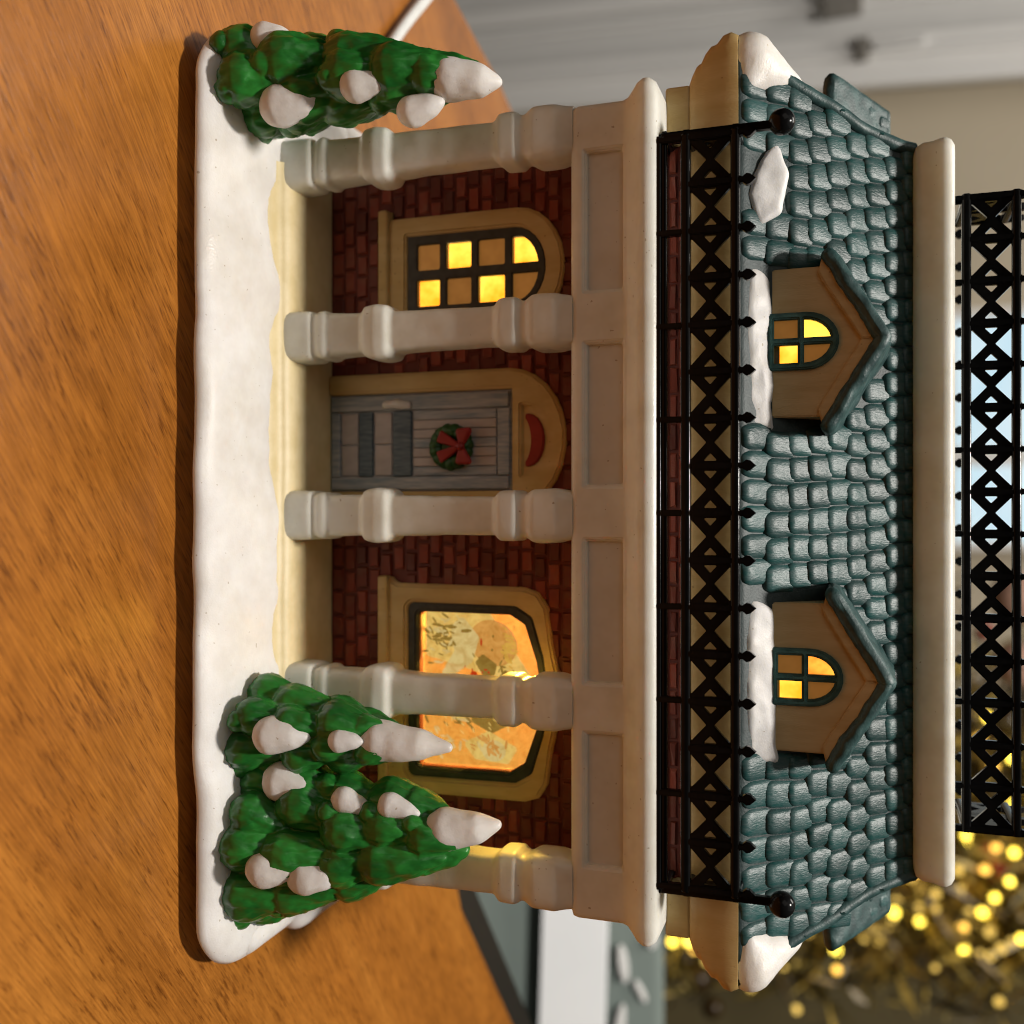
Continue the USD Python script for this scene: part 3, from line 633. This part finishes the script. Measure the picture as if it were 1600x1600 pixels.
for s in (-1, 1):
    for ri in range(2, len(rows_z) - 1):
        z0, z1 = rows_z[ri], rows_z[ri + 1]; x0, x1 = float(ZX(z0)), float(ZX(z1))
        b = np.array([s * (x1 - x0), 0, z1 - z0]); L = np.linalg.norm(b); b /= L; a = np.array([0, s * 1.0, 0]); n = np.cross(a, b)
        y = float(ZY(z0)) + 1 + (2 if ri % 2 else 0)
        while y < 122 - float(ZY(z0)):
            sd += 1; sides.append(shingle(np.array([s * x0, y + 2.1, z0]), a, b, n, 2.0, L * 1.1, 1.1, sd)); y += 4.3
obj('side_shingles', cat(*sides), 'shingle', R, smooth=True, kind='stuff')
hips = []
for s in (-1, 1):
    pts = [(s * (float(ZX(z_)) - 0.4), float(ZY(z_)) + .4, z_) for z_ in np.linspace(104, 128, 24)]
    obj('hip_ridge', relax(tube(pts, 1.35, 10), 1, 0, .25, .5), 'teal', H, smooth=60)

# ---- ridge cap
obj('ridge_cap', loft([rr(-hx, hx, y0, 122 - y0, 2.2, z_, per=50, q=6) for hx, y0, z_ in [(68.2, 49.8, 127.9), (69.2, 48.2, 128.4), (69.7, 47.4, 129.6), (69.8, 47.2, 131.4), (70.1, 46.8, 132.7), (70.1, 46.7, 133.6), (69.7, 47.1, 134.5), (69.0, 48.0, 135.1), (66, 51, 135.2)]]), 'porcelain', H, smooth=50)

# ---- snow on the roof
for s in (-1, 1):
    k = s * 1.0
    obj('corner_snow', relax(hull((k * 81.8, 29.6, 99.6, 4.4), (k * 82.0, 35, 100.4, 4.6), (k * 76.8, 28.6, 99.2, 2.4), (k * 79.4, 32.4, 103.6, 3.0), (k * 78.4, 35.6, 106.6, 1.8)), .9, 8, .25, .25, 3 + s), 'snow', H, smooth=True)
obj('roof_snow', relax(hull((-65.2, 31.0, 103.8, 1.0), (-60.5, 31.0, 104.9, 1.5), (-54.5, 30.4, 103.6, 1.6), (-52.4, 29.2, 101.6, 1.0), (-56.5, 28.2, 100.4, 1.1), (-62, 29.4, 102.0, 1.0)), .6, 14, .3, .3), 'snow', H, smooth=True)

# ---- front dormers
def dormer(cx, zo, seed, amber):
    w = lambda pts: Polygon([(cx + a, b + zo) for a, b in pts])
    body = w([(-13.3, 100.2), (13.3, 100.2), (13.4, 112.6), (0, 121.0), (-13.4, 112.6)])
    openings = arch(cx - 4.4, cx + 4.1, 103.4 + zo, 114.0 + zo, 4.8)
    d = obj('dormer', soft(body.difference(openings), 31.0, 33.2, .3), 'dormer_cream', H, smooth=25)
    obj('side_walls', plate(body.buffer(-.02), 33.2, 52), 'dormer_cream', d, smooth=False)
    for s in (-1, 1):
        g0 = [(s * 12.2, 111.4), (s * 14.6, 112.0), (s * 13.9, 113.8), (0, 122.2), (0, 118.7), (s * 10.4, 112.3)]
        obj('gable_trim', soft(w(g0), 30.2, 31.3, .3), 'dormer_cream', d, smooth=30)
        kk = m3.Manifold.batch_hull([m3.Manifold.sphere(1.4, 12).translate([cx + s * 15.0, yy, 113.2 + zo]) for yy in (30.2, 48)] + [m3.Manifold.sphere(1.4, 12).translate([cx + s * .2, yy, 122.2 + zo]) for yy in (30.2, 54)])
        obj('gable_roof', relax(kk, 1.0, 4, .45, .45, seed + s), 'teal', d, smooth=50)
    base = obj('snow_sill', relax(hull((cx - 12.6, 29.3, 99.9, 1.5), (cx - 4, 28.6, 99.6, 1.7), (cx + 13.6, 29.2, 99.9, 1.4), (cx - 11.2, 31, 101.6 + zo, 1.4), (cx + 2, 30.6, 100.6 + zo, 1.5), (cx + 14.6, 31.2, 102.4 + zo, 1.3)), .8, 6, .7, .22, seed), 'snow', d, smooth=True)
    fr = arch(cx - 5.3, cx + 5.0, 102.6 + zo, 115.0 + zo, 5.6)
    inner = arch(cx - 4.0, cx + 3.7, 103.8 + zo, 113.6 + zo, 4.6)
    bars = unary_union([sbox(cx - .75, 100, cx + .55, 120), sbox(cx - 9, 107.9 + zo, cx + 9, 109.0 + zo)])
    holes_ = inner.difference(bars)
    wn_ = obj('window_frame', soft(fr.difference(holes_), 29.9, 31.2, .45), 'teal_frame', d, smooth=30)
    for g in sorted(holes_.geoms, key=lambda g: (g.centroid.x > cx, g.centroid.y)):
        lit = (g.centroid.x < cx) == (g.centroid.y > 108.4 + zo)
        obj('pane', plate(g.buffer(.35), *((31.9, 32.3) if lit else (31.0, 31.3))), ('pane_lit_amber' if amber and g.centroid.y > 108 else 'pane_lit') if lit else 'pane_tan', d, smooth=False)
dormer(-30.3, 0.0, 21, False)
dormer(29.6, 0.7, 33, True)

# ---- side dormers
for s in (-1, 1):
    sdn = group('side_dormer', H)
    wp = Polygon([(56.5, 100), (80, 100), (80, 113.5), (67.5, 122), (56.5, 114)])
    e = trimesh.creation.extrude_polygon(wp, 14, engine='earcut'); v = e.vertices
    wv = np.c_[(v[:, 2] + 68.5) * s, v[:, 0], v[:, 1]]
    obj('wall', tm(wv, e.faces if s > 0 else e.faces[:, ::-1]), 'dormer_cream', sdn, smooth=False)
    for (ya, za, yb, zb) in ((55.3, 111.8, 67.6, 122.8), (79.7, 111.8, 67.4, 122.8)):
        hh = m3.Manifold.batch_hull([m3.Manifold.sphere(1.5, 12).translate([x * s, y_, z_]) for x, y_, z_ in ((71, ya, za), (86.0, ya, za + 1.2), (70, yb, zb), (82.2, yb, zb))])
        obj('gable_roof', relax(hh, 1.0, 4, .25, .5, 5), 'teal', sdn, smooth=50)
    for i in range(5):
        for j in range(4):
            t0 = (i + .06) / 5; yy = 55.3 + 12.3 * t0 - .95; zz = 111.8 + 11.0 * t0 + 1.05
            xx = 74.0 + 3.1 * j + (1.5 if i % 2 else 0) + rng.uniform(-.2, .2)
            if xx > 85.2 - 3.6 * t0: continue
            b = np.array([0, 12.3, 11.0]); b /= np.linalg.norm(b); a = np.array([1.0, 0, 0])
            obj('shingle', shingle(np.array([s * xx, yy, zz]), a, b, np.cross(a, b), 1.4, 3.1, .45, 900 + i * 7 + j), 'shingle', sdn, smooth=True)

# ---- black railings
def bar_x(x0, x1, y, z, hy, hz):
    return rbox(x0, x1, y - hy, y + hy, z - hz, z + hz, min(hy, hz) * .55, 8)
def tri_holes(cx, cz, hp, hh):
    a = Polygon([(cx - hp * .757, cz - hh), (cx + hp * .757, cz - hh), (cx, cz - hh * .19)])
    b = Polygon([(cx - hp * .757, cz + hh), (cx + hp * .757, cz + hh), (cx, cz + hh * .19)])
    c = Polygon([(cx - hp * .787, cz - hh * .358), (cx - hp * .787, cz + hh * .358), (cx - hp * .455, cz)])
    d = Polygon([(cx + hp * .787, cz - hh * .358), (cx + hp * .787, cz + hh * .358), (cx + hp * .455, cz)])
    return unary_union([q.buffer(-.16).buffer(.16, 4) for q in (a, b, c, d)])
def fence(parent, x0, n, p, y, zb, zm, zt, turn=None, finial=True, thick=.65):
    """A run of lattice railing along x from x0 with n cells of pitch p; turn maps it to another side."""
    T = turn or (lambda m: m)
    L = x0 + n * p
    obj('top_rail', T(bar_x(x0 - .9, L + .9, y, zt, .95, .8)), 'black_plastic', parent)
    obj('middle_rail', T(bar_x(x0 - .9, L + .9, y, zm, .95, .85)), 'black_plastic', parent)
    obj('bottom_rail', T(cat(bar_x(x0 - .9, L + .9, y - .1, zb + .25, .7, .5), bar_x(x0 - .9, L + .9, y + .35, zb + 1.15, .7, .55))), 'black_plastic', parent)
    cz, hh = (zm + zt) / 2, (zt - zm) / 2 - .75
    for k in range(n):
        cx = x0 + (k + .5) * p
        cell = sbox(cx - p / 2 + .42, zm + .2, cx + p / 2 - .42, zt - .2).difference(tri_holes(cx, cz, p / 2, hh))
        obj('lattice_panel', T(soft(cell, y - thick, y + thick * .6, .22)), 'black_plastic', parent, smooth=30)
    for k in range(n + 1):
        x = x0 + k * p
        q = [sbox(x - .68, zm - .8, x + .68, zt + .9)]
        if finial: q.append(Polygon([(x - .62, zt + .6), (x - .5, zt + 1.25), (x - 1.0, zt + 1.9), (x - .85, zt + 2.55), (x, zt + 3.5), (x + .85, zt + 2.55), (x + 1.0, zt + 1.9), (x + .5, zt + 1.25), (x + .62, zt + .6)]))
        if k % 2 == 0: q.append(sbox(x - .55, zb - .3, x + .55, zm))
        obj('picket', T(soft(unary_union(q), y - thick - .25, y + thick * .6, .25)), 'black_plastic', parent, smooth=30)
def turn_side(x, y0):
    """Turns a run built along x from 0 so that it goes back along y at the given x."""
    def f(m):
        t = cat(m); v = t.vertices
        return tm(np.c_[x - v[:, 1], y0 + v[:, 0], v[:, 2]], t.faces)
    return f
F1 = group('balcony_railing', H)
p1 = 8.16; x01 = -65.1
fence(F1, x01, 16, p1, 20.2, 84.7, 89.7, 98.2)
for x in (x01, x01 + 16 * p1):
    s = -1 if x < 0 else 1
    fence(F1, 0.8, 1, 6.4, 0, 84.7, 89.7, 98.2, turn=turn_side(x + s * .9, 20.2), finial=False)
    obj('corner_post', rbox(x + s * .9 - .75, x + s * .9 + .75, 20.0, 21.5, 85.2, 104.6, .3), 'black_plastic', F1)
    obj('ball_finial', trimesh.creation.icosphere(3, 2.25).apply_translation([x + s * 1.2, 20.6, 105.9]), 'black_plastic', F1, smooth=True)
F2 = group('rooftop_railing', H)
p2 = 7.93; x02 = -59.3
fence(F2, x02, 15, p2, 52.6, 133.0, 137.4, 146.0)
fence(F2, -58.6, 17, 6.9, 76.4, 123.2, 127.6, 136.1)
for x in (x02, x02 + 15 * p2):
    fence(F2, 0, 2, 8.2, 0, 133.4, 137.4, 146.0, turn=turn_side(x, 52.6))

# ---- moulded snowy fir trees
def lump(cx, cy, cz, R, ax, ay, up=2.1, lean=.5):
    """A drooping bough: round below and outside, narrowing upwards towards the trunk line (ax, ay)."""
    dx, dy = ax - cx, ay - cy
    return hull((cx, cy, cz, R), (cx + dx * lean * .6, cy + dy * lean * .6, cz + R * up * .6, R * .72), (cx + dx * lean, cy + dy * lean, cz + R * up, R * .34), n=16)
def fir(cx, cy, z0, z1, rx, ry, tipx, seed, snows, rings, tip_from, label):
    r = np.random.default_rng(seed); parts = []
    axis = lambda z: (cx + (tipx - cx) * (z - z0) / (z1 - z0), cy)
    rad = lambda z: max(0.0, 1 - (z - z0) / (z1 + 8 - z0))
    parts.append(hull((cx, cy, z0 + 3, 3), (cx - rx * .42, cy, z0 + 2, 3), (cx + rx * .42, cy, z0 + 2, 3), (cx, cy - ry * .3, z0 + 2, 3), (cx, cy + ry * .4, z0 + 2, 3), (*axis(tip_from), tip_from, 1.8)))
    for k, (z, n, R) in enumerate(rings):
        for i in range(n):
            a = 2 * math.pi * (i + .5 * (k % 2)) / n + r.uniform(-.2, .2)
            x0, y0 = axis(z); q = rad(z)
            Rj = R * r.uniform(.82, 1.18); zz = z + r.uniform(-1.8, 1.8)
            parts.append(lump(x0 + (rx * q - Rj * .55) * math.cos(a), y0 + (ry * q - Rj * .35) * math.sin(a), zz, Rj, x0, y0, r.uniform(1.7, 2.3), r.uniform(.3, .5)))
            if r.random() < .45:
                Rs = Rj * .5; a2 = a + r.uniform(-.4, .4)
                parts.append(lump(x0 + (rx * q + .4) * math.cos(a2), y0 + (ry * q + .6) * math.sin(a2), zz - R * .5, Rs, x0, y0, 2.0, .25))
    body = relax(m3.Manifold.batch_boolean(parts, m3.OpType.Add), .55, 3)
    nrm = body.vertex_normals
    st = meshkit.fbm(body.vertices * np.array([1.0, 1.0, .22]), 2, seed) - .5
    body.vertices = body.vertices + nrm * (st * 1.0)[:, None]
    t = obj('fir_tree', body, 'green', H, smooth=50, label=label)
    for j, (x, z, R) in enumerate(snows):
        x0, y0 = axis(z); q = rad(z); dx = np.clip((x - x0) / max(rx * q, 1), -.95, .95)
        y = y0 - ry * q * math.sqrt(1 - dx * dx)
        obj('snow_patch', relax(lump(x, y - 1.3, z - R * .75, R * 1.14, x0, y0 - 2, 1.8, .18), .6, 7, .4, .22, seed + j), 'snow', t, smooth=True)
    ax, ay = axis(tip_from + 1)
    obj('snow_tip', relax(hull((ax, ay - 1.2, tip_from - .5, 3.9), ((ax + tipx) / 2 + .1, ay - .6, (tip_from + z1) / 2, 2.9), (tipx, cy, z1 - 1.0, .95), n=28), .7, 6, .35, .25, seed), 'snow', t, smooth=True)
fir(63.5, 12.0, 7.5, 58.5, 15.5, 9.5, 55.5, 41, [(50.2, 19.0, 3.3), (65.2, 18.2, 3.2), (66.2, 25.4, 3.1), (52.4, 31.4, 2.2), (52.8, 40.4, 2.3)],
    [(11, 8, 5.0), (19.5, 7, 5.3), (28, 6, 5.1), (36, 5, 4.7), (43, 4, 3.6)], 48.5, 'larger moulded fir tree with snow patches and white tip')
fir(40.5, 11.0, 7.5, 49.5, 8.6, 7.5, 42.2, 57, [(40.8, 19.0, 3.1), (41.2, 31.0, 2.0)],
    [(10.5, 6, 4.3), (18.5, 5, 4.4), (26.5, 5, 3.9), (32.5, 4, 3.0)], 36.0, 'smaller moulded fir tree with snow patches and white tip')
fir(-82.8, 11.0, 7.5, 59.0, 8.8, 9.5, -75.8, 77, [(-87.0, 17.0, 2.6), (-75.0, 20.0, 3.6), (-76.4, 35.2, 2.7), (-71.5, 44.6, 2.6)],
    [(11, 6, 4.8), (20, 5, 5.2), (29, 5, 5.0), (37.5, 5, 4.7), (44, 4, 3.8)], 50.0, 'moulded fir tree with white tip beside the first column')

# ---- power cord
cd = []
for o in (-1.35, 1.35):
    t = np.linspace(0, 1, 40)
    pts = np.c_[-82 - 75 * t + o * .95, 45 + 72 * t - o * .55, 2.4 + 1.2 * np.sin(t * 5) ** 2]
    cd.append(tube(pts, 1.25, 10))
obj('power_cord', cat(*cd), 'cord_white', smooth=60, label='white two-strand power cord running back from the ceramic house', category='cord')
